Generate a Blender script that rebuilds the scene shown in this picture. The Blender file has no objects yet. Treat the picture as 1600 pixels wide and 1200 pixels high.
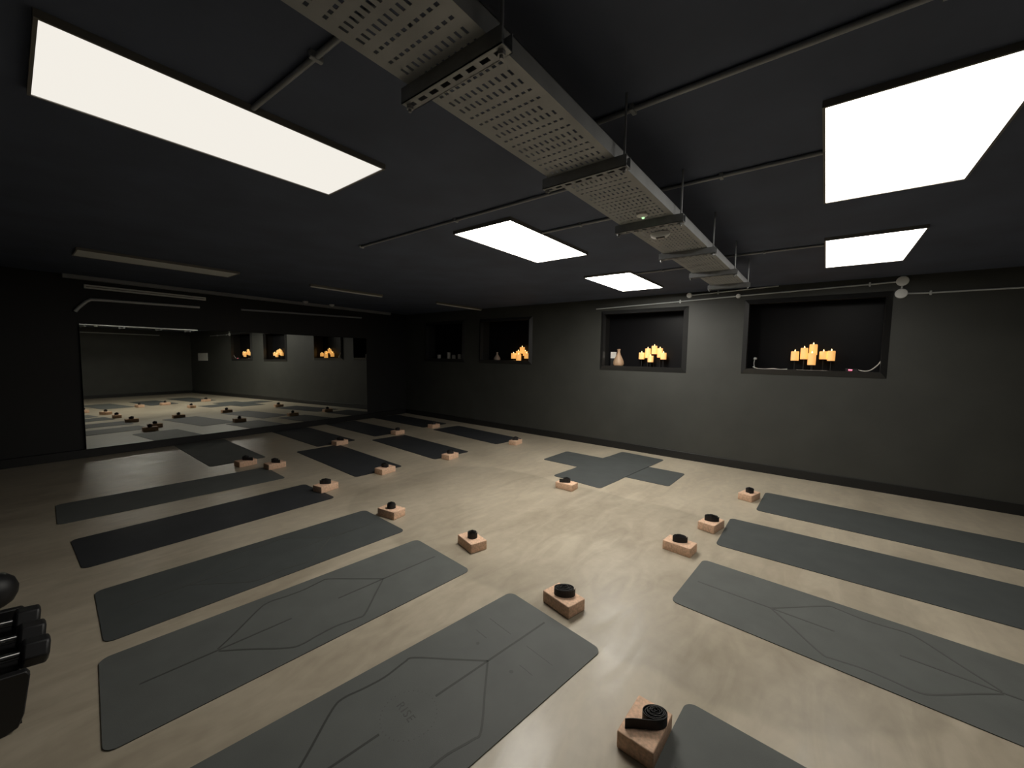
import bpy, bmesh, math, random
from mathutils import Matrix, Vector
random.seed(7)
R = math.radians
scene = bpy.context.scene
C = scene.collection

# ------------------------------------------------------------------ camera, world, exposure
F_PX, PITCH, ROLL, CAM_H = 620.4, R(4.09), R(1.046), 1.554
HEAD = R(90 - 51.8)          # heading of the view in the room frame (X = towards window wall, Y = along it)
cam_d = bpy.data.cameras.new('camera'); cam = bpy.data.objects.new('camera', cam_d); C.objects.link(cam)
cam_d.sensor_width = 36; cam_d.sensor_fit = 'HORIZONTAL'; cam_d.lens = F_PX / 1600 * 36
cam_d.clip_start = .02; cam_d.clip_end = 100
_f = Vector((math.cos(HEAD), math.sin(HEAD), 0)); _r = Vector((math.sin(HEAD), -math.cos(HEAD), 0)); _z = Vector((0, 0, 1))
_fw = _f * math.cos(PITCH) - _z * math.sin(PITCH); _dn = -_z * math.cos(PITCH) - _f * math.sin(PITCH)
_rt = _r * math.cos(ROLL) - _dn * math.sin(ROLL); _d2 = _r * math.sin(ROLL) + _dn * math.cos(ROLL)
m = Matrix((_rt, -_d2, -_fw)).transposed().to_4x4(); m.translation = (0, 0, CAM_H); cam.matrix_world = m
scene.camera = cam
w = bpy.data.worlds.new('world'); scene.world = w; w.use_nodes = True
w.node_tree.nodes['Background'].inputs[0].default_value = (0, 0, 0, 1)
w.node_tree.nodes['Background'].inputs[1].default_value = 0
vs = scene.view_settings
vs.view_transform = 'Standard'; vs.look = 'None'; vs.gamma = 1; vs.use_curve_mapping = False
vs.exposure = 0.0
PANEL_STRENGTH = dict(A1=.9, A2=22.0, A3=25.0, B1=7.5, B2=8.0)
PANEL_COLOUR = (1.0, .955, .87)

# ------------------------------------------------------------------ materials
def mat(name, col, rough=.5, metal=0, spec=.5, noise=0, nscale=8, bump=0, bscale=60, emit=None, estr=0):
    M = bpy.data.materials.new(name); M.use_nodes = True
    nt = M.node_tree; b = nt.nodes['Principled BSDF']
    b.inputs['Base Color'].default_value = (*col, 1); b.inputs['Roughness'].default_value = rough
    b.inputs['Metallic'].default_value = metal; b.inputs['Specular IOR Level'].default_value = spec
    if noise or bump:
        tc = nt.nodes.new('ShaderNodeTexCoord')
    if noise:
        n = nt.nodes.new('ShaderNodeTexNoise'); n.inputs['Scale'].default_value = nscale; n.inputs['Detail'].default_value = 5
        nt.links.new(tc.outputs['Object'], n.inputs['Vector'])
        r = nt.nodes.new('ShaderNodeValToRGB'); r.color_ramp.elements[0].position = .3; r.color_ramp.elements[1].position = .7
        r.color_ramp.elements[0].color = (*[c * (1 - noise) for c in col], 1); r.color_ramp.elements[1].color = (*[min(1, c * (1 + noise)) for c in col], 1)
        nt.links.new(n.outputs['Fac'], r.inputs['Fac']); nt.links.new(r.outputs['Color'], b.inputs['Base Color'])
    if bump:
        n2 = nt.nodes.new('ShaderNodeTexNoise'); n2.inputs['Scale'].default_value = bscale; n2.inputs['Detail'].default_value = 3
        nt.links.new(tc.outputs['Object'], n2.inputs['Vector'])
        bp = nt.nodes.new('ShaderNodeBump'); bp.inputs['Strength'].default_value = bump; bp.inputs['Distance'].default_value = .004
        nt.links.new(n2.outputs['Fac'], bp.inputs['Height']); nt.links.new(bp.outputs['Normal'], b.inputs['Normal'])
    if emit:
        b.inputs['Emission Color'].default_value = (*emit, 1); b.inputs['Emission Strength'].default_value = estr
    return M

def floor_material():
    M = bpy.data.materials.new('polished_microcement'); M.use_nodes = True
    nt = M.node_tree; N = nt.nodes.new; L = nt.links.new; b = nt.nodes['Principled BSDF']
    tc = N('ShaderNodeTexCoord')
    def math_(op, a, c=None, d=None):
        n = N('ShaderNodeMath'); n.operation = op
        for i, v in enumerate((a, c, d)):
            if v is None: continue
            if isinstance(v, (int, float)): n.inputs[i].default_value = v
            else: L(v, n.inputs[i])
        return n.outputs[0]
    def vmath(op, a, c=None, out=0):
        n = N('ShaderNodeVectorMath'); n.operation = op
        for i, v in enumerate((a, c)):
            if v is None: continue
            if isinstance(v, tuple): n.inputs[i].default_value = v
            else: L(v, n.inputs[i])
        return n.outputs[out]
    def noise(vec, scale, detail, dist=0):
        n = N('ShaderNodeTexNoise'); n.inputs['Scale'].default_value = scale; n.inputs['Detail'].default_value = detail; n.inputs['Distortion'].default_value = dist
        L(vec, n.inputs['Vector']); return n
    n1 = noise(tc.outputs['Object'], .9, 4, .6)
    mp = N('ShaderNodeMapping'); mp.inputs['Scale'].default_value = (1.1, 3.4, 1); mp.inputs['Rotation'].default_value = (0, 0, R(25)); L(tc.outputs['Object'], mp.inputs['Vector'])
    n2 = noise(mp.outputs['Vector'], 1.8, 7, 1.6)
    n3 = noise(tc.outputs['Object'], 14, 5)
    s = math_('ADD', math_('MULTIPLY', n1.outputs['Fac'], .40), math_('MULTIPLY', n2.outputs['Fac'], .44))
    s = math_('ADD', s, math_('MULTIPLY', n3.outputs['Fac'], .16))
    rp = N('ShaderNodeValToRGB'); e = rp.color_ramp.elements
    e[0].position = .36; e[0].color = (.335, .287, .216, 1); e[1].position = .64; e[1].color = (.51, .448, .345, 1)
    L(s, rp.inputs['Fac'])
    # worn trowelled zone in the middle of the room, its rim a shade darker
    wob = noise(tc.outputs['Object'], 2.2, 2)
    pv = vmath('ADD', tc.outputs['Object'], vmath('MULTIPLY', vmath('SUBTRACT', wob.outputs['Color'], (.5, .5, .5)), (.22, .22, 0)))
    q = vmath('ADD', vmath('ABSOLUTE', vmath('SUBTRACT', pv, (3.05, 1.75, 0))), (-1.15 + .85, -2.33 + .85, 0))
    ln = vmath('LENGTH', vmath('MAXIMUM', q, (0, 0, 0)), None, 1)
    sx = N('ShaderNodeSeparateXYZ'); L(q, sx.inputs[0])
    d = math_('SUBTRACT', math_('ADD', ln, math_('MINIMUM', math_('MAXIMUM', sx.outputs[0], sx.outputs[1]), 0)), .85)
    mr1 = N('ShaderNodeMapRange'); mr1.interpolation_type = 'SMOOTHSTEP'
    for i, v in zip((1, 2, 3, 4), (-.05, .02, 1, 0)): mr1.inputs[i].default_value = v
    L(d, mr1.inputs[0])
    mr2 = N('ShaderNodeMapRange')
    for i, v in zip((1, 2, 3, 4), (-.75, -.03, .25, 1)): mr2.inputs[i].default_value = v
    L(d, mr2.inputs[0])
    k = math_('SUBTRACT', 1, math_('MULTIPLY', math_('MULTIPLY', mr1.outputs[0], mr2.outputs[0]), .17))
    mx = N('ShaderNodeVectorMath'); mx.operation = 'SCALE'; L(rp.outputs['Color'], mx.inputs[0]); L(k, mx.inputs['Scale'])
    L(mx.outputs[0], b.inputs['Base Color'])
    rr = N('ShaderNodeMapRange')
    for i, v in zip((1, 2, 3, 4), (.3, .7, .30, .46)): rr.inputs[i].default_value = v
    L(n2.outputs['Fac'], rr.inputs[0]); L(rr.outputs[0], b.inputs['Roughness'])
    b.inputs['Specular IOR Level'].default_value = .45
    bp = N('ShaderNodeBump'); bp.inputs['Strength'].default_value = .12; bp.inputs['Distance'].default_value = .01
    L(n2.outputs['Fac'], bp.inputs['Height']); L(bp.outputs['Normal'], b.inputs['Normal'])
    return M

def emission(name, col, s):
    M = bpy.data.materials.new(name); M.use_nodes = True
    nt = M.node_tree; nt.nodes.remove(nt.nodes['Principled BSDF'])
    e = nt.nodes.new('ShaderNodeEmission'); e.inputs[0].default_value = (*col, 1); e.inputs[1].default_value = s
    nt.links.new(e.outputs[0], nt.nodes['Material Output'].inputs[0]); return M

M = dict(
    floor=floor_material(),
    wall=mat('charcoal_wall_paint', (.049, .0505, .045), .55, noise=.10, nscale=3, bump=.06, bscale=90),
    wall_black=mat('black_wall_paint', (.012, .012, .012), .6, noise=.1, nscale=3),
    ceiling=mat('black_ceiling_paint', (.080, .098, .150), .75, noise=.15, nscale=2, bump=.1, bscale=50),
    skirting=mat('black_skirting_gloss', (.012, .012, .012), .45),
    casing=mat('black_satin_casing', (.026, .026, .026), .34),
    recess=mat('matt_black_recess', (.010, .010, .010), .65),
    pane=mat('blacked_out_glass', (.006, .006, .007), .4, spec=.15),
    mirror=mat('mirror_silver', (.70, .71, .66), .012, metal=1),
    mirror_edge=mat('mirror_edge', (.02, .022, .02), .3),
    frame=mat('panel_frame_grey', (.22, .21, .19), .45, metal=.3),
    unlit=mat('panel_diffuser_unlit', (.86, .87, .84), .5),
    tray=mat('galvanised_tray', (.36, .37, .375), .5, metal=.2, noise=.10, nscale=9),
    strut=mat('galvanised_strut', (.30, .31, .32), .45, metal=.4, noise=.12, nscale=20),
    rod=mat('threaded_rod', (.34, .35, .36), .45, metal=.3),
    conduit=mat('painted_conduit', (.34, .36, .38), .42, metal=.1),
    conduit_pale=mat('pale_conduit', (.58, .60, .60), .4, metal=.2),
    disc=mat('white_plastic_box', (.92, .93, .92), .4),
    white=mat('white_plastic', (.75, .75, .72), .4),
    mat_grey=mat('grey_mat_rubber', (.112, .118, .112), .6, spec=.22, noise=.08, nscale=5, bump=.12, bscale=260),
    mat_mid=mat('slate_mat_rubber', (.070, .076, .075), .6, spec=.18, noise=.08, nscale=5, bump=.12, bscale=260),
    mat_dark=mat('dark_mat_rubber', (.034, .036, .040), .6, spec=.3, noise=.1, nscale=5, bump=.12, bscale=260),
    line=mat('etched_guide_line', (.028, .030, .026), .6),
    line_mid=mat('etched_guide_line_mid', (.050, .053, .048), .6),
    line_faint=mat('etched_guide_line_faint', (.058, .061, .056), .6),
    cork=mat('cork_block', (.72, .48, .335), .75, spec=.25, noise=.20, nscale=70, bump=.25, bscale=140),
    strap=mat('black_cotton_webbing', (.012, .011, .012), .6, bump=.4, bscale=300),
    steel=mat('polished_steel', (.75, .75, .74), .18, metal=1),
    rubber=mat('black_rubber', (.009, .009, .010), .5),
    rack=mat('black_powder_coat', (.012, .012, .013), .4),
    wax=mat('glowing_wax', (.85, .60, .32), .5, emit=(1.0, .47, .115), estr=.78),
    flame=emission('led_flame', (1.0, .72, .30), 4.0),
    wax_off=mat('unlit_wax', (.50, .48, .44), .5),
    iron=mat('black_iron', (.012, .012, .012), .5),
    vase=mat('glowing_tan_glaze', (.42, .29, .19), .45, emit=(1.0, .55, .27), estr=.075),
    vase_off=mat('grey_tan_glaze', (.36, .29, .24), .45),
    card=mat('white_card', (.80, .78, .74), .6),
    cable=mat('white_cable', (.70, .66, .60), .45),
    red_led=emission('red_led', (1.0, .16, .24), 3.0),
    green_led=emission('green_led', (.45, 1.0, .40), 1.6),
    black_plastic=mat('black_plastic', (.02, .02, .02), .4),
)

for _k, _s in PANEL_STRENGTH.items(): M['led_' + _k] = emission('led_diffuser_' + _k, PANEL_COLOUR, _s)

# ------------------------------------------------------------------ mesh helpers
class MB:
    def __init__(s): s.v = []; s.f = []
    def add(s, vs_, fs):
        o = len(s.v); s.v += [tuple(v) for v in vs_]; s.f += [tuple(i + o for i in f) for f in fs]; return s
    def box(s, x0, x1, y0, y1, z0, z1):
        return s.add([(x0, y0, z0), (x1, y0, z0), (x1, y1, z0), (x0, y1, z0), (x0, y0, z1), (x1, y0, z1), (x1, y1, z1), (x0, y1, z1)],
                     [(3, 2, 1, 0), (4, 5, 6, 7), (0, 1, 5, 4), (1, 2, 6, 5), (2, 3, 7, 6), (3, 0, 4, 7)])
    def prism(s, poly, z0, z1):
        n = len(poly)
        return s.add([(x, y, z0) for x, y in poly] + [(x, y, z1) for x, y in poly],
                     [tuple(range(n - 1, -1, -1)), tuple(range(n, 2 * n))] + [(i, (i + 1) % n, n + (i + 1) % n, n + i) for i in range(n)])
    def lathe(s, prof, n=20, c=(0, 0)):
        vs_ = []; fs = []
        for r, z in prof:
            for k in range(n): a = 2 * math.pi * k / n; vs_.append((c[0] + r * math.cos(a), c[1] + r * math.sin(a), z))
        for i in range(len(prof) - 1):
            for k in range(n): fs.append((i * n + k, i * n + (k + 1) % n, (i + 1) * n + (k + 1) % n, (i + 1) * n + k))
        fs.append(tuple(range(n - 1, -1, -1))); fs.append(tuple(range((len(prof) - 1) * n, len(prof) * n)))
        return s.add(vs_, fs)
    def tube(s, pts, r, n=8):
        pts = [Vector(p) for p in pts]; vs_ = []; fs = []
        for i, p in enumerate(pts):
            t = (pts[min(i + 1, len(pts) - 1)] - pts[max(i - 1, 0)]).normalized()
            up = Vector((0, 0, 1)) if abs(t.z) < .9 else Vector((1, 0, 0))
            a = t.cross(up).normalized(); b = a.cross(t)
            for k in range(n): q = 2 * math.pi * k / n; vs_.append(p + a * (r * math.cos(q)) + b * (r * math.sin(q)))
        for i in range(len(pts) - 1):
            for k in range(n): fs.append((i * n + k, (i + 1) * n + k, (i + 1) * n + (k + 1) % n, i * n + (k + 1) % n))
        fs.append(tuple(range(n))); fs.append(tuple(range(len(pts) * n - 1, (len(pts) - 1) * n - 1, -1)))
        return s.add(vs_, fs)
    def xf(s, mtx): s.v = [tuple(mtx @ Vector(v)) for v in s.v]; return s
    def mesh(s, name, m_, smooth=False, recalc=True):
        me = bpy.data.meshes.new(name); me.from_pydata(s.v, [], s.f); me.update()
        if recalc: bm = bmesh.new(); bm.from_mesh(me); bmesh.ops.recalc_face_normals(bm, faces=bm.faces); bm.to_mesh(me); bm.free()
        me.materials.append(m_)
        if smooth: me.polygons.foreach_set('use_smooth', [True] * len(me.polygons)); me.set_sharp_from_angle(angle=R(40))
        return me
    def build(s, name, m_, parent=None, smooth=False, bevel=0, seg=2, kind=None, solid=0):
        o = bpy.data.objects.new(name, s.mesh(name, m_, smooth, not solid)); C.objects.link(o)
        if parent: o.parent = parent
        if solid:
            md = o.modifiers.new('thickness', 'SOLIDIFY'); md.thickness = solid; md.offset = 1
        if bevel:
            md = o.modifiers.new('bevel', 'BEVEL'); md.width = bevel; md.segments = seg; md.limit_method = 'ANGLE'; md.angle_limit = R(50)
            if not smooth: o.data.polygons.foreach_set('use_smooth', [True] * len(o.data.polygons)); o.data.set_sharp_from_angle(angle=R(50))
        if kind: o['kind'] = kind
        return o

def tag(o, label, cat, group=None):
    o['label'] = label; o['category'] = cat
    if group: o['group'] = group
    return o
def thing(name, label, cat, loc=(0, 0, 0), rz=0, group=None):
    o = bpy.data.objects.new(name, None); C.objects.link(o); o.empty_display_size = .1
    o.location = loc; o.rotation_euler = (0, 0, rz); return tag(o, label, cat, group)
def copy_tree(o, parent=None):
    c = o.copy(); C.objects.link(c); c.parent = parent
    for ch in list(o.children): copy_tree(ch, c)
    return c
def struct(name):
    o = bpy.data.objects.new(name, None); C.objects.link(o); o['kind'] = 'structure'; return o

# ------------------------------------------------------------------ room shell
WX, ZC = 6.42, 2.552
X0, Y0 = -1.6, -4.0
FAR_O, FAR_A = Vector((2.0, 8.29, 0)), R(3.75)
def far_y(x): return FAR_O.y + math.tan(FAR_A) * (x - FAR_O.x)
WINS = [(-.575, .935, 1.36, 2.385), (1.67, 3.10, 1.335, 2.35), (4.56, 5.98, 1.38, 2.33), (6.42, 7.80, 1.38, 2.33)]
DEPTH = .30
MB().box(X0 - .2, WX + .5, Y0 - .2, 9.2, -.12, 0).build('floor', M['floor'], kind='structure')
MB().box(X0 - .2, WX + .5, Y0 - .2, 9.2, ZC, ZC + .15).build('ceiling', M['ceiling'], kind='structure')
wr = MB(); ys = [Y0]
for a, b_, z0, z1 in WINS:
    wr.box(WX, WX + .45, ys[-1], a, 0, ZC); wr.box(WX, WX + .45, a, b_, 0, z0); wr.box(WX, WX + .45, a, b_, z1, ZC); ys.append(b_)
wr.box(WX, WX + .45, ys[-1], 8.9, 0, ZC)
wr.build('wall_right', M['wall'], kind='structure')
fm = Matrix.Translation(FAR_O) @ Matrix.Rotation(FAR_A, 4, 'Z')
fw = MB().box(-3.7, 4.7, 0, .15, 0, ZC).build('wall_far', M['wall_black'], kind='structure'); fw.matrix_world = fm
MB().box(X0 - .15, WX, Y0 - .15, Y0, 0, ZC).build('wall_back', M['wall'], kind='structure')
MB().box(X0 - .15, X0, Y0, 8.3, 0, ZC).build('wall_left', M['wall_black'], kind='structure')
MB().box(WX - .018, WX, Y0, far_y(WX) - .02, 0, .115).build('baseboard_right', M['skirting'], kind='structure', bevel=.004)
bf = MB().box(-3.5, 4.36, -.05, 0, 0, .118).build('baseboard_far', M['skirting'], kind='structure', bevel=.004); bf.matrix_world = fm
MB().box(X0, WX - .02, Y0, Y0 + .018, 0, .115).build('baseboard_back', M['skirting'], kind='structure', bevel=.004)

for i, (a, b_, z0, z1) in enumerate(WINS):
    W = struct('window_%d' % (i + 1)); cw = .062
    xa = WX - .014
    xa = WX - .003; xb = WX - .040; xe = WX + .055; sb = .075
    def splay(name, o1, o2, n1, n2):   # the outer edge lies on the wall, the inner edge stands proud
        k = MB(); k.add([(xa, *o1), (xa, *o2), (xb, *n2), (xb, *n1), (xe, *o1), (xe, *o2), (xe, *n2), (xe, *n1)],
                        [(0, 1, 2, 3), (7, 6, 5, 4), (0, 4, 5, 1), (1, 5, 6, 2), (2, 6, 7, 3), (3, 7, 4, 0)]); k.build(name, M['casing'], W)
    ia, ib, iz0, iz1 = a + cw, b_ - cw, z0 + sb, z1 - cw
    splay('head_casing', (a, z1), (b_, z1), (ia, iz1), (ib, iz1))
    splay('jamb_casing', (a, z0), (a, z1), (ia, iz0), (ia, iz1))
    splay('jamb_casing', (b_, z0), (b_, z1), (ib, iz0), (ib, iz1))
    splay('sill_casing', (a, z0), (b_, z0), (ia, iz0), (ib, iz0))
    k = MB(); k.box(WX + .055, WX + DEPTH, a + .02, b_ - .02, z0 + .045, z0 + .065); k.build('sill', M['recess'], W)
    k = MB(); k.box(WX + .055, WX + DEPTH, a, a + .02, z0, z1); k.box(WX + .055, WX + DEPTH, b_ - .02, b_, z0, z1); k.box(WX + .055, WX + DEPTH, a + .02, b_ - .02, z1 - .02, z1)
    k.build('reveal', M['recess'], W)
    k = MB(); k.box(WX + DEPTH, WX + DEPTH + .02, a, b_, z0, z1); k.build('pane', M['pane'], W)

# ------------------------------------------------------------------ wall mirror
mir = thing('wall_mirror', 'long frameless wall mirror standing on the black plinth of the far wall', 'mirror')
mir.matrix_world = fm @ Matrix.Translation((0, -.048, .122)) @ Matrix.Rotation(R(-.6), 4, 'X')
MB().box(-1.37, 3.22, -.006, -.0055, 0, 1.765).build('mirror_face', M['mirror'], mir)
MB().box(-1.37, 3.22, -.0054, 0, 0, 1.765).build('backing', M['mirror_edge'], mir)

# ------------------------------------------------------------------ ceiling light panels
def panel(cx, cy, lit, label, L_=1.195, W_=.595, z=2.53, group='square-edged light panels on the ceiling'):
    t = thing('ceiling_light_panel', label, 'light panel', (cx, cy, z), 0, group)
    fr = .010; hx, hy = L_ / 2, W_ / 2
    k = MB(); k.box(-hx, hx, -hy, -hy + fr, -.004, ZC - z); k.box(-hx, hx, hy - fr, hy, -.004, ZC - z)
    k.box(-hx, -hx + fr, -hy + fr, hy - fr, -.004, ZC - z); k.box(hx - fr, hx, -hy + fr, hy - fr, -.004, ZC - z)
    k.build('frame', M['frame'], t)
    MB().box(-hx + fr, hx - fr, -hy + fr, hy - fr, 0, .012).build('diffuser', M['led_' + lit] if lit else M['unlit'], t)
    return t
panel(.689, 2.19, 'A1', 'large lit white light panel at the upper left, the longest in view')
panel(2.882, 2.137, 'A2', 'lit white light panel left of the cable tray, between a larger and a smaller one')
panel(5.060, 2.115, 'A3', 'smallest lit white light panel, nearest the window wall left of the tray')
panel(2.582, -.230, 'B1', 'large lit white light panel cut by the right edge of the picture')
panel(4.742, -.232, 'B2', 'lit white light panel above the largest window on the right')
panel(1.175, 6.13, False, 'unlit grey light panel on the dark ceiling towards the mirror', L_=1.41, W_=.44, group='unlit panels on the ceiling')
def batten(x0, x1, y, label):
    t = thing('ceiling_batten', label, 'batten light', ((x0 + x1) / 2, y, ZC), 0, 'thin unlit battens on the ceiling')
    h = (x1 - x0) / 2
    MB().box(-h, h, -.022, .022, -.03, 0).build('housing', M['frame'], t, bevel=.004)
    MB().box(-h + .01, h - .01, -.018, .018, -.046, -.03).build('diffuser', M['unlit'], t, bevel=.006)
batten(2.80, 4.02, 6.02, 'thin pale unlit batten on the dark ceiling, the nearer of two')
batten(5.10, 6.36, 5.88, 'thin pale unlit batten on the ceiling close to the window wall')

# ------------------------------------------------------------------ cable tray
tray = thing('cable_tray', 'perforated grey metal cable tray hung across the dark ceiling on struts', 'cable tray')
TZ, TY0, TY1, TX0, TX1 = 2.32, .683, .980, -1.2, 4.78
k = MB()
def q4(x0, x1, y0, y1): k.add([(x0, y0, TZ), (x1, y0, TZ), (x1, y1, TZ), (x0, y1, TZ)], [(0, 1, 2, 3)])
pitch = .0438; nrow = int((TX1 - TX0) / pitch); cols = [TY0 + .022 + (TY1 - TY0 - .044) * (j + .5) / 11 for j in range(11)]
for i in range(nrow):
    xa = TX0 + i * pitch; xb = xa + pitch; xc = (xa + xb) / 2
    slot = i % 4 in (0, 3); hx, hy = (.0115, .0042) if slot else (.0050, .0062)
    q4(xa, xc - hx, TY0, TY1); q4(xc + hx, xb, TY0, TY1)
    y = TY0
    for j, cy in enumerate(cols):
        if (i % 16 == 3 and j in (0, 10)):
            continue
        q4(xc - hx, xc + hx, y, cy - hy); y = cy + hy
    q4(xc - hx, xc + hx, y, TY1)
k.build('perforated_base', M['tray'], tray, solid=.0015)
for ya, yb in ((TY0 - .002, TY0), (TY1, TY1 + .002)):
    kk = MB().box(TX0, TX1, ya, yb, TZ, TZ + .055); kk.box(TX0, TX1, ya - (.0 if ya > .8 else .0), yb + .008 if ya < .8 else yb, TZ + .053, TZ + .055)
    kk.build('side_flange', M['tray'], tray)
for n_, bx in enumerate((.0, .762, 1.495, 2.255, 3.03, 3.855, 4.575)):
    a, b_ = .632, 1.012; hw = .0205; zb, zt = TZ - .043, TZ
    kk = MB(); ns = 8; sw = .014
    cy = [a + (b_ - a) * (j + .5) / ns for j in range(ns)]
    def qq(x0, x1, y0, y1): kk.box(x0, x1, y0, y1, zb, zb + .0025)
    qq(bx - hw, bx - .007, a, b_); qq(bx + .007, bx + hw, a, b_)
    y = a
    for c in cy: qq(bx - .007, bx + .007, y, c - sw); y = c + sw
    qq(bx - .007, bx + .007, y, b_)
    for sgn in (-1, 1):
        x = bx + sgn * hw; kk.box(min(x, x - sgn * .0025), max(x, x - sgn * .0025), a, b_, zb, zt)
    br = kk.build('strut_bracket', M['strut'], tray)
    for ry in (a + .018, b_ - .014):
        MB().tube([(bx, ry, zb - .018), (bx, ry, ZC)], .0048, 8).build('hanger_rod', M['rod'], br, smooth=True)
        MB().lathe([(.010, zb - .010), (.010, zb)], 6, (bx, ry)).build('nut', M['rod'], br)
# devices clipped under the tray
d = thing('indicator_sensor', 'small round sensor with a green indicator under the cable tray', 'sensor', (2.127, .814, TZ - .003))
MB().lathe([(.030, 0), (.030, -.008), (.020, -.014), (.0, -.016)][::-1], 20).build('housing', M['disc'], d, smooth=True)
MB().lathe([(.006, -.021), (.008, -.014)], 10, (.008, -.004)).build('indicator', M['green_led'], d, smooth=True)
d = thing('emergency_light', 'white oval emergency light fixed under the tray behind the third strut', 'emergency light', (2.50, .838, TZ - .003))
MB().lathe([(.0, -.040), (.050, -.036), (.066, -.022), (.070, 0)], 24).xf(Matrix.Diagonal((.5, .85, .8, 1))).build('housing', M['disc'], d, smooth=True)
MB().box(-.020, .0, -.032, .02, -.035, -.028).build('lens', M['black_plastic'], d, bevel=.003)

# ------------------------------------------------------------------ conduits
def conduit(name, pts, label, r=.010, m_='conduit', saddles=(), boxes=(), group='conduit runs', cat='conduit'):
    t = thing(name, label, cat, (0, 0, 0), 0, group)
    MB().tube(pts, r, 10).build('pipe', M[m_], t, smooth=True)
    for (x, y, z, ax) in saddles:
        kk = MB()
        if ax == 'c': kk.box(x - .022, x + .022, y - .009, y + .009, z - r - .003, z + r + .004)
        else: kk.box(x - r - .003, x + r + .004, y - .009, y + .009, z - .024, z + .024)
        kk.build('saddle', M[m_], t, bevel=.003)
    for (x, y, z, ax, rad) in boxes:
        kk = MB().lathe([(rad, 0), (rad, .026), (rad * .9, .032), (0, .034)], 24)
        if ax == 'c': kk.xf(Matrix.Translation((x, y, z)) @ Matrix.Rotation(R(180), 4, 'X'))
        else: kk.xf(Matrix.Translation((x, y, z)) @ Matrix.Rotation(R(-90), 4, 'Y'))
        kk.build('junction_box', M['disc'], t, smooth=True)
    return t
zc = ZC - .012
conduit('ceiling_conduit', [(1.585, -.95, zc), (1.585, .90, zc)], 'grey conduit crossing the ceiling from the top edge down to the tray', .011, saddles=[(1.585, .66, zc, 'c'), (1.585, -.2, zc, 'c')])
conduit('ceiling_conduit', [(2.435, .06, zc), (2.42, .98, zc)], 'grey conduit running from the large right light panel to the tray', saddles=[(2.43, .5, zc, 'c')])
conduit('ceiling_conduit', [(4.345, .07, zc), (4.32, .98, zc)], 'grey conduit running from the panel above the largest window to the tray', saddles=[(4.335, .5, zc, 'c')])
conduit('ceiling_conduit', [(.70, 1.0, zc), (.665, 1.90, zc)], 'short dark conduit between the tray and the large left light panel', saddles=[(.685, 1.4, zc, 'c')])
conduit('ceiling_conduit', [(2.09, 1.0, zc), (2.09, 3.48, zc)], 'thin dark conduit passing behind the middle light panel to the left', .009, saddles=[(2.09, 3.46, zc, 'c'), (2.09, 2.2, zc, 'c')])
conduit('ceiling_conduit', [(2.70, .98, zc), (2.70, 1.84, zc)], 'short grey conduit from the tray to the middle light panel', saddles=[(2.70, 1.5, zc, 'c')])
conduit('ceiling_conduit', [(4.60, .98, zc), (4.62, 1.82, zc)], 'short grey conduit from the tray to the smallest light panel', saddles=[(4.61, 1.5, zc, 'c')])
xw = WX - .012
conduit('wall_conduit', [(xw, 3.2, 2.39), (xw, 2.05, 2.418), (xw, 1.02, 2.447), (xw, -.35, 2.478), (xw, -.64, 2.488)], 'pale conduit along the top of the window wall ending in a white disc box', .009, 'conduit_pale',
        saddles=[(xw, 1.80, 2.425, 'w'), (xw, -.36, 2.478, 'w')], boxes=[(WX, 1.018, 2.447, 'w', .030), (WX, -.64, 2.490, 'w', .055)])
conduit('wall_conduit', [(xw, 1.70, 2.505), (xw, .55, 2.545)], 'short pale conduit with a small white box beside the end of the tray', .009, 'conduit_pale',
        saddles=[(xw, 1.28, 2.52, 'w')], boxes=[(WX, 1.67, 2.507, 'w', .038)])
conduit('wall_conduit', [(xw, -.64, 2.47), (xw, -.638, 2.36), (xw, -.66, 2.346), (xw, -.86, 2.338), (xw, -2.2, 2.335)], 'pale conduit running right from the lower white disc above the largest window', .009, 'conduit_pale',
        saddles=[(xw, -.875, 2.338, 'w'), (xw, -1.6, 2.336, 'w')], boxes=[(WX, -.637, 2.348, 'w', .055)])
# pipework above the mirror and on the back wall
def far(x, y, z): return tuple(fm @ Vector((x, y, z)))
conduit('wall_pipe', [far(-1.40, -.03, 2.05), far(-1.37, -.03, 2.10), far(-1.29, -.03, 2.20), far(-1.24, -.03, 2.235), far(-1.1, -.03, 2.24), far(.02, -.03, 2.262)], 'grey pipe with a bent end high on the dark wall above the mirror', .022, 'conduit_pale')
conduit('wall_pipe', [far(.64, -.03, 2.29), far(3.1, -.03, 2.36)], 'straight grey pipe above the right half of the mirror', .018, 'conduit')
t = thing('ceiling_trunking', 'long dark trunking where the ceiling meets the mirror wall', 'trunking')
t.matrix_world = fm
MB().box(-1.5, 3.9, -.07, -.001, ZC - .055, ZC).build('body', M['conduit'], t, bevel=.004)
MB().box(-1.5, 3.9, -.074, -.07, ZC - .05, ZC - .008).build('cover', M['conduit'], t)
t = thing('wall_grille', 'pale linear grille high on the dark wall above the mirror', 'grille'); t.matrix_world = fm
MB().box(-1.30, .12, -.02, 0, 2.385, 2.44).build('frame', M['unlit'], t, bevel=.004)
MB().box(-1.28, .10, -.023, -.02, 2.408, 2.416).build('blade', M['frame'], t)
t = thing('ceiling_detector', 'small pale detector on the ceiling above the mirror, the left of two', 'detector', (3.70, 8.15, ZC), 0, 'ceiling detectors')
MB().lathe([(0, -.045), (.03, -.042), (.048, -.02), (.052, 0)], 18).build('housing', M['disc'], t, smooth=True)
MB().lathe([(0, -.052), (.012, -.045)], 8).build('cap', M['white'], t, smooth=True)
t = copy_tree(t); t.location = (4.25, 8.18, ZC); t['label'] = 'small pale detector on the ceiling above the mirror, the right of two'
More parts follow.
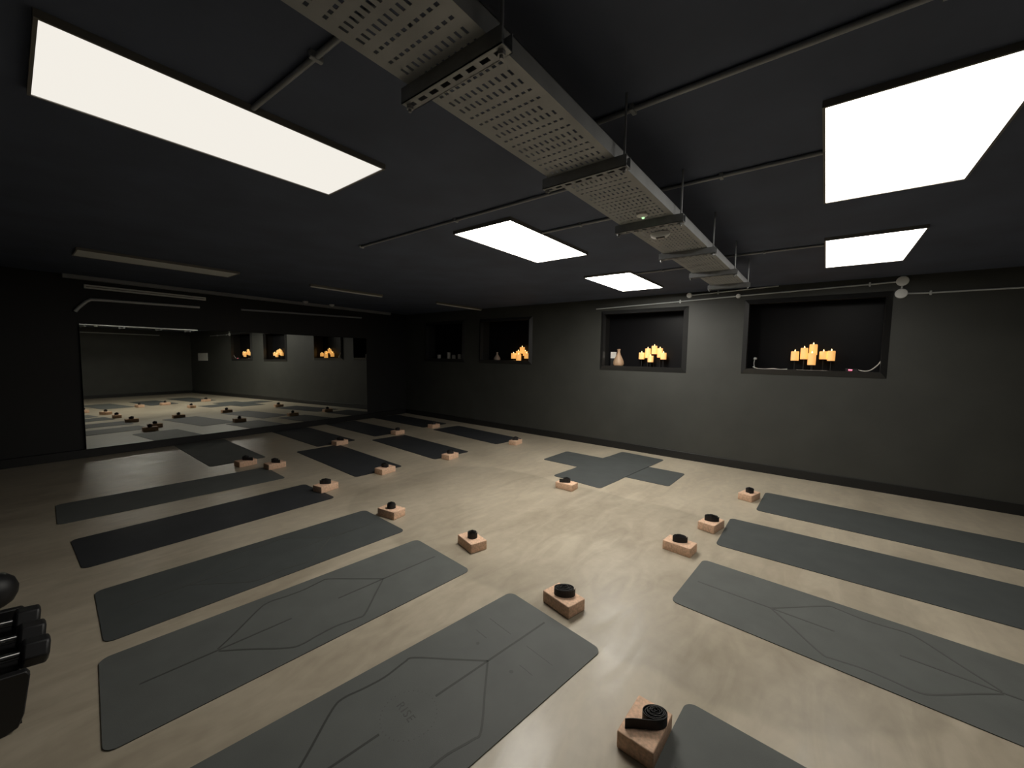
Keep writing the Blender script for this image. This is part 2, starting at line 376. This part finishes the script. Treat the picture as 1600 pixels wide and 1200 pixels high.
conduit('wall_conduit', [(-1.2, Y0 + .02, 2.36), (5.4, Y0 + .02, 2.36)], 'pale conduit on the rear wall seen only in the mirror', .016, 'conduit_pale', saddles=[])
t = thing('notice_board', 'pale grey notice board on the window wall seen in the mirror', 'board', (WX, -2.9, 1.5))
MB().box(-.02, 0, -.40, .40, -.14, .16).build('panel', M['white'], t, bevel=.004)
MB().box(-.026, -.0, -.42, .42, .16, .18).build('top_rail', M['frame'], t)

# ------------------------------------------------------------------ yoga mats
ML, MW, MT = 1.85, .68, .0045
def rrect(L_, W_, r, n=6):
    pts = []
    for cx, cy, a0 in ((L_ / 2 - r, W_ / 2 - r, 0), (-L_ / 2 + r, W_ / 2 - r, 90), (-L_ / 2 + r, -W_ / 2 + r, 180), (L_ / 2 - r, -W_ / 2 + r, 270)):
        for i in range(n + 1): a = R(a0 + 90 * i / n); pts.append((cx + r * math.cos(a), cy + r * math.sin(a)))
    return pts
def ribbon(pts, wd, z0=MT, h=.0006):
    k_ = MB(); n = len(pts); vs_ = []
    for i, p in enumerate(pts):
        a = Vector(pts[max(i - 1, 0)]); b_ = Vector(pts[min(i + 1, n - 1)]); t_ = (b_ - a).normalized(); nn = Vector((-t_.y, t_.x)) * wd / 2
        for s_ in (1, -1):
            for z in (z0, z0 + h): vs_.append((p[0] + nn.x * s_, p[1] + nn.y * s_, z))
    fs = []
    for i in range(n - 1):
        o = i * 4; fs += [(o + 1, o + 3, o + 7, o + 5), (o, o + 1, o + 5, o + 4), (o + 2, o + 6, o + 7, o + 3)]
    fs += [(0, 2, 3, 1), (n * 4 - 4, n * 4 - 3, n * 4 - 1, n * 4 - 2)]
    return k_.add(vs_, fs)
def smooth2(pts, n=5):
    out = []
    P = [Vector(p) for p in pts]
    for i in range(len(P) - 1):
        p0, p1, p2, p3 = P[max(i - 1, 0)], P[i], P[i + 1], P[min(i + 2, len(P) - 1)]
        for j in range(n):
            t_ = j / n; out.append(.5 * ((2 * p1) + (p2 - p0) * t_ + (2 * p0 - 5 * p1 + 4 * p2 - p3) * t_ ** 2 + (3 * p1 - p0 - 3 * p2 + p3) * t_ ** 3))
    out.append(P[-1]); return [tuple(p) for p in out]
side = [(.430, 0), (.30, .128), (.165, .262), (.115, .268), (.0, .248), (-.10, .252), (-.19, .262), (-.25, .235), (-.39, .105), (-.50, .01)]
side = [side[0]] + smooth2(side[1:])
text_curve = bpy.data.curves.new('mat_lettering', 'FONT'); text_curve.body = 'RISE'; text_curve.size = .050; text_curve.space_character = 1.25
text_curve.align_x = 'CENTER'; text_curve.align_y = 'CENTER'; text_curve.extrude = .0003
_to = bpy.data.objects.new('mat_lettering', text_curve); C.objects.link(_to)
_dg = bpy.context.evaluated_depsgraph_get(); text_mesh = bpy.data.meshes.new_from_object(_to.evaluated_get(_dg))
text_mesh.materials.clear(); text_mesh.materials.append(M['line_faint']); bpy.data.objects.remove(_to)
text_mesh.transform(Matrix.Translation((-.02, .02, MT + .0003)) @ Matrix.Rotation(R(-90), 4, 'Z'))
line_meshes = [('guide_line', ribbon([(.862, 0), (.12, 0)], .010)), ('guide_line', ribbon([(-.15, 0), (-.80, 0)], .010)),
               ('guide_line', ribbon(side, .010)), ('guide_line', ribbon([(x, -y) for x, y in side], .010))]
line_data = {}
def mat_lines(parent, strength):
    m_ = {2: 'line', 3: 'line_mid', 1: 'line_faint'}[strength]
    if m_ not in line_data:
        L_ = [(n_, k_.mesh(n_, M[m_])) for n_, k_ in line_meshes]
        for s_ in (1, -1):
            for x, y0, y1 in ((.650, .06, .235), (.530, .125, .212)):
                L_.append(('position_mark', ribbon([(x, y0 * s_), (x, y1 * s_)], .004).mesh('position_mark', M['line_faint'])))
            L_.append(('position_dot', MB().lathe([(.010, MT), (.010, MT + .0005)], 14, (.47, .127 * s_)).mesh('position_dot', M['line_faint'])))
        kk = MB()
        for j in range(36):
            a = 2 * math.pi * j / 36; kk.lathe([(.0022, MT), (.0022, MT + .0004)], 6, (-.015 + .118 * math.cos(a), .118 * math.sin(a)))
        L_.append(('dotted_ring', kk.mesh('dotted_ring', M['line_faint'])))
        L_.append(('lettering', text_mesh))
        line_data[m_] = L_
    for n_, me in line_data[m_]:
        if strength != 2 and n_ in ('dotted_ring', 'lettering', 'position_mark', 'position_dot'): continue
        o = bpy.data.objects.new(n_, me); C.objects.link(o); o.parent = parent
sheet = {}
for key in ('mat_grey', 'mat_mid', 'mat_dark'):
    sheet[key] = MB().prism(rrect(ML, MW, .045), 0, MT).mesh('mat_sheet', M[key])
def yoga_mat(x, y, deg, label, m_='mat_grey', lines=0, sx=1, sy=1, z=0.0003, group='yoga mats laid out on the floor'):
    t = thing('yoga_mat', label, 'yoga mat', (x, y, z), R(deg), group); t.scale = (sx, sy, 1)
    o = bpy.data.objects.new('sheet', sheet[m_]); C.objects.link(o); o.parent = t
    if lines: mat_lines(t, lines)
    return t
yoga_mat(1.017, 1.319, -8, 'grey yoga mat with dark body-alignment lines, nearest at the bottom of the picture', lines=2, sy=1.03)
yoga_mat(1.107, 2.341, -4.8, 'grey yoga mat second from the bottom on the left, one thin etched line showing', lines=3)
yoga_mat(1.185, 3.194, -2.4, 'plain slate-grey yoga mat third from the bottom on the left', 'mat_mid', lines=1)
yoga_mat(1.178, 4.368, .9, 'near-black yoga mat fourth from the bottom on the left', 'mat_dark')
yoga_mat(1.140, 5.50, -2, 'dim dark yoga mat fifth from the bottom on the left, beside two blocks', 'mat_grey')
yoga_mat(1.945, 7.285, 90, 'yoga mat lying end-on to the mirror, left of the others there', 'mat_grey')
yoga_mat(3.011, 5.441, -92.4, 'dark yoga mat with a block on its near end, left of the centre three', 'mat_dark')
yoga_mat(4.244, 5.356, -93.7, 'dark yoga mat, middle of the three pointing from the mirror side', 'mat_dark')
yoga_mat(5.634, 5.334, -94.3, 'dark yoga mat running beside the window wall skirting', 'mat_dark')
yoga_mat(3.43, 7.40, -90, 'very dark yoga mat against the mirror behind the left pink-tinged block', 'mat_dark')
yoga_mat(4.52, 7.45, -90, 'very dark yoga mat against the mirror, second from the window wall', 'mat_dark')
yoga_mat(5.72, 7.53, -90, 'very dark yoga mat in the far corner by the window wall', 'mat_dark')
yoga_mat(1.455, -.50, 90 - 3, 'grey yoga mat corner at the bottom edge beside the nearest block', lines=1)
yoga_mat(2.872, -.250, 90 - 3, 'wide grey yoga mat on the right with a faint forked line', lines=1, sy=1.04)
yoga_mat(3.975, -.285, 90 + .4, 'grey yoga mat on the right, middle of the three', 'mat_mid', sy=1.04)
yoga_mat(5.075, -.545, 90 - 1, 'grey yoga mat on the right nearest the window wall', 'mat_mid', sx=1.10, sy=1.06)
yoga_mat(5.265, 2.33, 90 - .6, 'lower grey yoga mat of the crossed pair below the windows', 'mat_mid', sy=1.02)
# upper mat of the crossed pair drapes over the lower one
t = thing('yoga_mat', 'upper grey yoga mat of the crossed pair, pointing at the window wall', 'yoga mat', (5.25, 2.28, .0003), R(-4.8), 'yoga mats laid out on the floor')
bm = bmesh.new(); me = sheet['mat_mid'].copy(); bm.from_mesh(me)
for xc in (-.50, -.44, -.40, -.37, .37, .40, .44, .50):
    bmesh.ops.bisect_plane(bm, geom=bm.verts[:] + bm.edges[:] + bm.faces[:], plane_co=(xc, 0, 0), plane_no=(1, 0, 0))
for v in bm.verts:
    a = abs(v.co.x); s_ = max(0, min(1, (.50 - a) / .13)); v.co.z += (MT + .0006) * s_ * s_ * (3 - 2 * s_)
bm.to_mesh(me); bm.free(); o = bpy.data.objects.new('sheet', me); C.objects.link(o); o.parent = t; t.scale = (1.02, 1.03, 1)

# ------------------------------------------------------------------ cork blocks and rolled straps
BL, BW, BH = .222, .146, .075
block_mesh = MB().box(-BL / 2, BL / 2, -BW / 2, BW / 2, 0, BH).mesh('block', M['cork'])
bm = bmesh.new(); bm.from_mesh(block_mesh); bmesh.ops.bevel(bm, geom=bm.edges[:], offset=.006, segments=3, affect='EDGES', profile=.5); bm.to_mesh(block_mesh); bm.free()
block_mesh.polygons.foreach_set('use_smooth', [True] * len(block_mesh.polygons)); block_mesh.set_sharp_from_angle(angle=R(30))
def block(x, y, deg, label, z=0):
    o = bpy.data.objects.new('yoga_block', block_mesh); C.objects.link(o); o.location = (x, y, z); o.rotation_euler = (0, 0, R(deg))
    return tag(o, label, 'yoga block', 'cork yoga blocks')
def strap_roll(x, y, z, deg, label, rx=.046, ry=.030, tail=0, tail_turn=0, lift=.0, seed=0, flip=1):
    rnd = random.Random(seed); t = thing('yoga_strap', label, 'strap', (x, y, z), R(deg), 'rolled black straps on the blocks')
    h = .043; th = .0023; turns = 7.0; n = int(turns * 22); path = []
    for i in range(n + 1):
        a = 2 * math.pi * turns * i / n; f = .10 + .90 * i / n
        wv = 1 + .06 * math.sin(3 * a / turns * 2 + seed) + .05 * math.sin(2 * a + seed * 1.7); path.append((rx * f * wv * math.cos(a), ry * f * wv * math.sin(a), .003 * math.sin(a * .5 + seed) * lift + .015 * (1 - i / n) * rnd.uniform(.85, 1.15)))
    if tail:
        p = path[-1]
        for i in range(1, 9):
            u = i / 8; path.append((p[0] + .006 * math.sin(u * 5) * (1 - u) + tail_turn * tail * u * u, p[1] + tail * u, .002 * math.sin(u * 6)))
    path = [(px_, py_ * flip, pz_) for px_, py_, pz_ in path]
    k_ = MB(); vs_ = []; nn = len(path)
    for i, p in enumerate(path):
        a = Vector(path[max(i - 1, 0)][:2]); b_ = Vector(path[min(i + 1, nn - 1)][:2]); d_ = (b_ - a).normalized(); no = Vector((-d_.y, d_.x)) * th / 2
        zz = max(0, p[2])
        for s_ in (1, -1):
            for hh in (0, h): vs_.append((p[0] + no.x * s_, p[1] + no.y * s_, zz + hh))
    fs = []
    for i in range(nn - 1):
        o = i * 4; fs += [(o + 1, o + 3, o + 7, o + 5), (o, o + 1, o + 5, o + 4), (o + 2, o + 6, o + 7, o + 3), (o, o + 4, o + 6, o + 2)]
    fs += [(0, 2, 3, 1), (nn * 4 - 4, nn * 4 - 3, nn * 4 - 1, nn * 4 - 2)]
    k_.add(vs_, fs).build('webbing', M['strap'], t)
    ring = [(.011 * math.cos(2 * math.pi * j / 14), .003, .036 + .010 * math.sin(2 * math.pi * j / 14)) for j in range(15)]
    MB().tube(ring, .0020, 6).build('buckle_ring', M['steel'], t, smooth=True)
    return t
# x, y, angle of the long side, block label, strap (angle, tail, turn, rx, ry, flip), strap label
BLOCKS = [
    (1.545, .491, 178.5, 'cork yoga block nearest the camera at the bottom edge', (210, .125, .10, .036, .052, -1), 'black strap roll with a long loose tail on the nearest block'),
    (2.083, 1.198, 77.3, 'cork yoga block at the end of the bottom left mat', (-54, 0, 0, .064, .042, 1), 'oval black strap roll on the block at the bottom left mat'),
    (2.275, 2.175, 74.1, 'cork yoga block at the end of the second mat on the left', (-40, 0, 0, .040, .036, 1), 'round black strap roll on the block at the second left mat'),
    (2.220, 3.193, 98.3, 'cork yoga block at the end of the third mat on the left', (-50, 0, 0, .041, .036, 1), 'small black strap roll on the block at the third left mat'),
    (2.165, 4.355, 10, 'cork yoga block touching the corner of the near-black mat', (215, .055, 0, .030, .058, -1), 'black strap roll with a flattened tail beside the near-black mat'),
    (2.150, 5.700, 5, 'dim cork yoga block at the end of the fifth left mat', (218, .09, 0, .032, .046, 1), 'dim black strap with a tail over the fifth left mat'),
    (1.945, 6.120, 8, 'brownish cork block in front of the mat end-on to the mirror', (218, .12, 0, .034, .040, 1), 'black strap roll with tail on the block before the mirror mat'),
    (2.990, 4.435, 6, 'cork yoga block on the near end of the left dark centre mat', (210, .04, 0, .034, .050, 1), 'black strap roll on the block of the left dark centre mat'),
    (4.050, 4.345, 6, 'cork yoga block on the near end of the middle dark centre mat', (-50, 0, 0, .048, .034, 1), 'black strap roll on the block of the middle dark centre mat'),
    (5.480, 4.210, 6, 'cork yoga block at the end of the mat along the skirting', (218, .06, 0, .034, .048, -1), 'black strap roll on the block of the mat along the skirting'),
    (3.420, 6.375, 5, 'dim cork block before the left mat against the mirror', (218, .08, 0, .034, .044, 1), 'dim strap roll on the block before the left mirror mat'),
    (4.610, 6.420, 5, 'dim reddish cork block before the second mat from the wall', (-50, 0, 0, .044, .032, 1), 'dim strap roll on the reddish far block'),
    (5.540, 6.450, 5, 'dim cork block in the far corner by the window wall', (218, .04, 0, .034, .044, -1), 'dim strap roll on the far corner block'),
    (4.031, 2.321, 91, 'cork yoga block beside the crossed mats', (208, .085, 0, .030, .044, -1), 'black strap roll with pointed tail beside the crossed mats'),
    (5.079, .586, 165, 'cork yoga block at the end of the right mat nearest the wall', (225, .03, 0, .040, .042, -1), 'black strap roll on the block by the right mat nearest the wall'),
    (3.944, .741, 168.2, 'cork yoga block touching the middle mat on the right', (-70, 0, 0, .060, .032, 1), 'oval black strap roll on the block by the middle right mat'),
    (3.313, .844, 84.5, 'long-side-on cork block beside the wide right mat', (-58, 0, 0, .056, .030, 1), 'black strap roll on the block beside the wide right mat'),
]
for i, (x, y, a, lb, (sa, tl, tt, rx, ry, fl), ls) in enumerate(BLOCKS):
    z = 0
    block(x, y, a, lb, z)
    ox, oy = (.022, -.030) if i == 0 else (0, 0)      # the nearest roll lies towards one end of its block
    strap_roll(x + ox, y + oy, BH + z, sa, ls, rx, ry, tl, tt, 1, i, fl)

# ------------------------------------------------------------------ candles and window-sill things
def candle(x, y, zb, h, label, group, r=.043, lit=True):
    t = thing('pillar_candle', label, 'candle', (x, y, zb), random.uniform(0, 6), group)
    MB().lathe([(r * .96, 0), (r, .006), (r, h - .012), (r * .97, h - .003), (r * .86, h), (r * .80, h - .004), (r * .5, h - .010), (0, h - .011)], 22).build('wax', M['wax' if lit else 'wax_off'], t, smooth=True)
    if lit: MB().lathe([(.001, h - .010), (.006, h + .002), (.0075, h + .009), (.004, h + .020), (.0005, h + .028)], 10).build('flame', M['flame'], t, smooth=True)
    else: MB().tube([(0, 0, h - .012), (.001, 0, h + .006)], .0012, 5).build('wick', M['iron'], t)
    return t
def stand(cups, sill, label):
    yc = sum(c[1] for c in cups) / len(cups)
    t = thing('candle_stand', label, 'candle stand', (0, 0, 0), 0, 'tiered candle stands')
    xs_ = [c[0] for c in cups]; ys_ = [c[1] for c in cups]
    MB().box(min(xs_) - .03, max(xs_) + .03, min(ys_) - .02, max(ys_) + .02, sill, sill + .008).build('base', M['iron'], t, bevel=.002)
    for x, y, z in cups:
        MB().tube([(x, y, sill + .006), (x, y, z - .004)], .006, 8).build('post', M['iron'], t, smooth=True)
        MB().lathe([(.040, z - .005), (.046, z)], 18, (x, y)).build('plate', M['iron'], t, smooth=True)
def cluster(items, sill, slabel, group):
    cups = []
    for x, y, zb, h, lb, r in items:
        candle(x, y, zb, h, lb, group, r); cups.append((x, y, zb))
    stand(cups, sill, slabel)
S1, S2, S3, S4 = [WINS[i][2] + .065 for i in range(4)]
cluster([(6.62, .333, 1.556, .125, 'lit candle furthest left in the largest window', .045),
         (6.62, .233, 1.577, .150, 'tall lit candle second from the left in the largest window', .041),
         (6.66, .139, 1.636, .140, 'topmost lit candle in the largest window', .044),
         (6.54, .146, 1.503, .155, 'lowest lit candle, in front of the topmost one in the largest window', .044),
         (6.62, .028, 1.580, .103, 'short lit candle right of the topmost one in the largest window', .043),
         (6.60, -.052, 1.561, .130, 'lit candle furthest right in the largest window', .041)], S1, 'black tiered stand holding the candles in the largest window', 'lit candles in the largest window')
cluster([(6.62, 2.440, 1.533, .112, 'lit candle furthest left in the middle window', .046),
         (6.64, 2.345, 1.556, .158, 'tall lit candle second from the left in the middle window', .044),
         (6.66, 2.245, 1.622, .136, 'topmost lit candle in the middle window', .045),
         (6.64, 2.145, 1.566, .152, 'tall lit candle right of the topmost in the middle window', .044),
         (6.54, 2.262, 1.488, .105, 'lowest lit candle at the front in the middle window', .045),
         (6.58, 2.068, 1.537, .108, 'lit candle furthest right in the middle window', .046)], S2, 'black tiered stand holding the candles in the middle window', 'lit candles in the middle window')
cluster([(6.62, 5.180, 1.490, .115, 'lit candle furthest left in the small far window', .052),
         (6.66, 5.085, 1.563, .090, 'lit candle second from the left in the small far window', .050),
         (6.66, 4.985, 1.600, .135, 'topmost lit candle in the small far window', .052),
         (6.62, 4.875, 1.555, .095, 'lit candle half hidden at the right in the small far window', .048),
         (6.54, 4.985, 1.455, .128, 'lowest lit candle at the front in the small far window', .052),
         (6.54, 4.780, 1.500, .105, 'lit candle furthest right in the small far window', .050)], S3, 'black tiered stand holding the candles in the small far window', 'lit candles in the small far window')
for i, (y, h, zb) in enumerate(((7.50, .10, S4), (7.15, .16, S4), (6.98, .10, S4), (6.78, .12, S4))):
    candle(6.60, y, zb, h, ['unlit candle furthest left in the dark farthest window', 'taller unlit candle in the dark farthest window', 'short unlit candle right of the taller one in the farthest window', 'unlit candle furthest right in the dark farthest window'][i], 'unlit candles in the farthest window', .045, False)
VP = [(.050, 0), (.078, .006), (.092, .035), (.086, .080), (.062, .135), (.036, .185), (.024, .225), (.022, .255), (.030, .285), (.024, .288), (.014, .25)]
t = thing('aroma_vase', 'softly glowing tan bottle vase at the left of the middle window', 'vase', (6.60, 2.838, S2))
MB().lathe([(.098, 0), (.098, .012), (.08, .014)], 24).build('base_ring', M['iron'], t, smooth=True)
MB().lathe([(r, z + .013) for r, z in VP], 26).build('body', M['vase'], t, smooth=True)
t = thing('white_card', 'small white card standing behind the tan vase', 'card', (6.67, 2.965, S2 + .09), R(8))
MB().box(-.006, .006, -.05, .05, .05, .16).build('sheet', M['card'], t)
MB().box(-.02, .02, -.045, .045, -.09, .05).build('stand', M['iron'], t)
t = thing('aroma_vase', 'dim grey bottle vase at the left of the small far window', 'vase', (6.60, 5.62, S3))
MB().lathe([(r * .8, z * .62) for r, z in VP], 20).build('body', M['vase_off'], t, smooth=True)
MB().lathe([(.07, 0), (.07, .008)], 20).build('base_ring', M['iron'], t, smooth=True)
# cables and adapter in the largest window
def cable(pts, r, label, name='cable', cat='cable', m_='cable'):
    pts = smooth2(pts, 6); o = MB().tube(pts, r, 7).build(name, M[m_], smooth=True); return tag(o, label, cat, 'cables in the largest window')
zs = S1 + .005; fx = WX + .012
cable([(fx + .05, .80, zs + .03), (fx + .04, .74, zs + .008), (fx + .04, .66, zs + .004), (fx + .05, .56, zs + .012), (fx + .04, .48, zs + .004), (fx + .04, .40, zs + .010)], .0055, 'thin white cable looped along the left of the largest sill')
cable([(fx + .05, .30, zs + .004), (fx + .04, .18, zs + .003), (fx + .05, .05, zs + .003), (fx + .05, -.02, zs + .004)], .0040, 'thin white cable lying below the candles on the largest sill')
cable([(6.52, -.30, zs + .030), (6.51, -.38, zs + .012), (6.50, -.44, zs + .030), (6.48, -.50, zs + .10), (6.47, -.535, zs + .19), (6.47, -.54, zs + .30)], .0065, 'white cable rising up the right side of the largest window')
t = thing('power_adapter', 'black power adapter with a red light at the right of the largest sill', 'adapter', (6.51, -.26, S1), R(5))
MB().box(-.03, .03, -.06, .06, 0, .045).build('body', M['black_plastic'], t, bevel=.006)
MB().box(-.036, -.029, -.002, .036, .020, .034).build('indicator', M['red_led'], t, bevel=.002)
t = thing('clip_lamp', 'tiny grey clip lamp at the left end of the largest sill', 'lamp', (6.50, .78, S1))
MB().lathe([(.028, 0), (.028, .008), (.006, .014)], 14).build('foot', M['iron'], t, smooth=True)
MB().tube([(0, 0, .01), (0, .012, .08), (0, .006, .14)], .006, 8).build('stem', M['conduit_pale'], t, smooth=True)
MB().lathe([(.010, .132), (.024, .140), (.022, .160), (.006, .168)], 14).build('head', M['conduit_pale'], t, smooth=True)

# ------------------------------------------------------------------ dumbbell rack at the left edge
rk = thing('dumbbell_rack', 'low black dumbbell rack at the left edge of the picture', 'rack', (0, 0, 0))
for y in (2.50, 3.14):
    k = MB()
    k.prism([(-.52, 0), (-.075, 0), (-.04, .012), (-.022, .06), (.0, .215), (-.01, .235), (-.55, .30), (-.57, .24)], -.018, .018)
    k.xf(Matrix.Translation((0, y, 0)) @ Matrix.Rotation(R(90), 4, 'X'))
    k.build('end_frame', M['rack'], rk, bevel=.004)
MB().add([(-.03, 2.5, .155), (-.53, 2.5, .225), (-.53, 3.14, .225), (-.03, 3.14, .155), (-.03, 2.5, .165), (-.53, 2.5, .235), (-.53, 3.14, .235), (-.03, 3.14, .165)],
         [(0, 1, 2, 3), (7, 6, 5, 4), (0, 4, 5, 1), (1, 5, 6, 2), (2, 6, 7, 3), (3, 7, 4, 0)]).build('shelf', M['rack'], rk)
MB().box(-.50, -.03, 2.5, 3.14, .015, .03).build('lower_shelf', M['rack'], rk)
def hexhead(x0, x1, r):
    k_ = MB(); b = .10
    rings = [(x0, .72), (x0 + (x1 - x0) * b, 1), (x1 - (x1 - x0) * b, 1), (x1, .72)]; vs_ = []
    for x, s_ in rings:
        for j in range(6): a = R(30 + 60 * j); vs_.append((x, r * s_ * math.sin(a + R(30)), r * s_ * math.cos(a + R(30))))
    # flat side down: rotate so a face rests on the shelf
    fs = [(i * 6 + j, i * 6 + (j + 1) % 6, (i + 1) * 6 + (j + 1) % 6, (i + 1) * 6 + j) for i in range(3) for j in range(6)]
    fs += [tuple(range(5, -1, -1)), tuple(range(18, 24))]
    k_.add(vs_, fs); k_.xf(Matrix.Rotation(R(30), 4, 'X')); return k_
db = thing('hex_dumbbell', 'black hexagonal dumbbell with chrome grip, nearest on the rack', 'dumbbell', (0, 0, 0), 0, 'dumbbells on the low rack')
hexhead(-.085, 0, .060).build('head', M['rubber'], db, bevel=.006)
hexhead(-.345, -.26, .060).build('head', M['rubber'], db, bevel=.006)
MB().lathe([(.017, -.27), (.019, -.23), (.0165, -.2), (.019, -.19), (.0165, -.16), (.017, -.08)], 16).xf(Matrix.Rotation(R(90), 4, 'Y')).xf(Matrix.Translation((-.39, 0, 0)) if False else Matrix.Identity(4)).build('grip', M['steel'], db, smooth=True)
g = [c for c in db.children if c.name.startswith('grip')][0]
g.data.transform(Matrix.Scale(-1, 4, (1, 0, 0)) if max(v.co.x for v in g.data.vertices) > 0 else Matrix.Identity(4))
spots = [(.058, 2.64, .222), (.052, 2.805, .222), (.042, 2.985, .222)]
labs = ['black hexagonal dumbbell with chrome grip, nearest on the rack', 'black hexagonal dumbbell in the middle of the three on the rack', 'black hexagonal dumbbell furthest along the rack']
for i, (x, y, z) in enumerate(spots):
    o = db if i == 0 else copy_tree(db)
    o.location = (x, y, z + .002); o.rotation_euler = (0, R(8), 0); o['label'] = labs[i]
kb = thing('kettlebell', 'black kettlebell behind the dumbbell rack at the left edge', 'kettlebell', (-.125, 3.82, 0))
MB().lathe([(.062, 0), (.085, .018), (.104, .060), (.108, .10), (.095, .145), (.065, .18), (.03, .195), (0, .198)], 26).build('ball', M['rubber'], kb, smooth=True)
MB().tube(smooth2([(0, -.055, .16), (0, -.075, .21), (0, -.058, .262), (0, 0, .278), (0, .058, .262), (0, .075, .21), (0, .055, .16)], 5), .016, 10).build('handle', M['rubber'], kb, smooth=True)
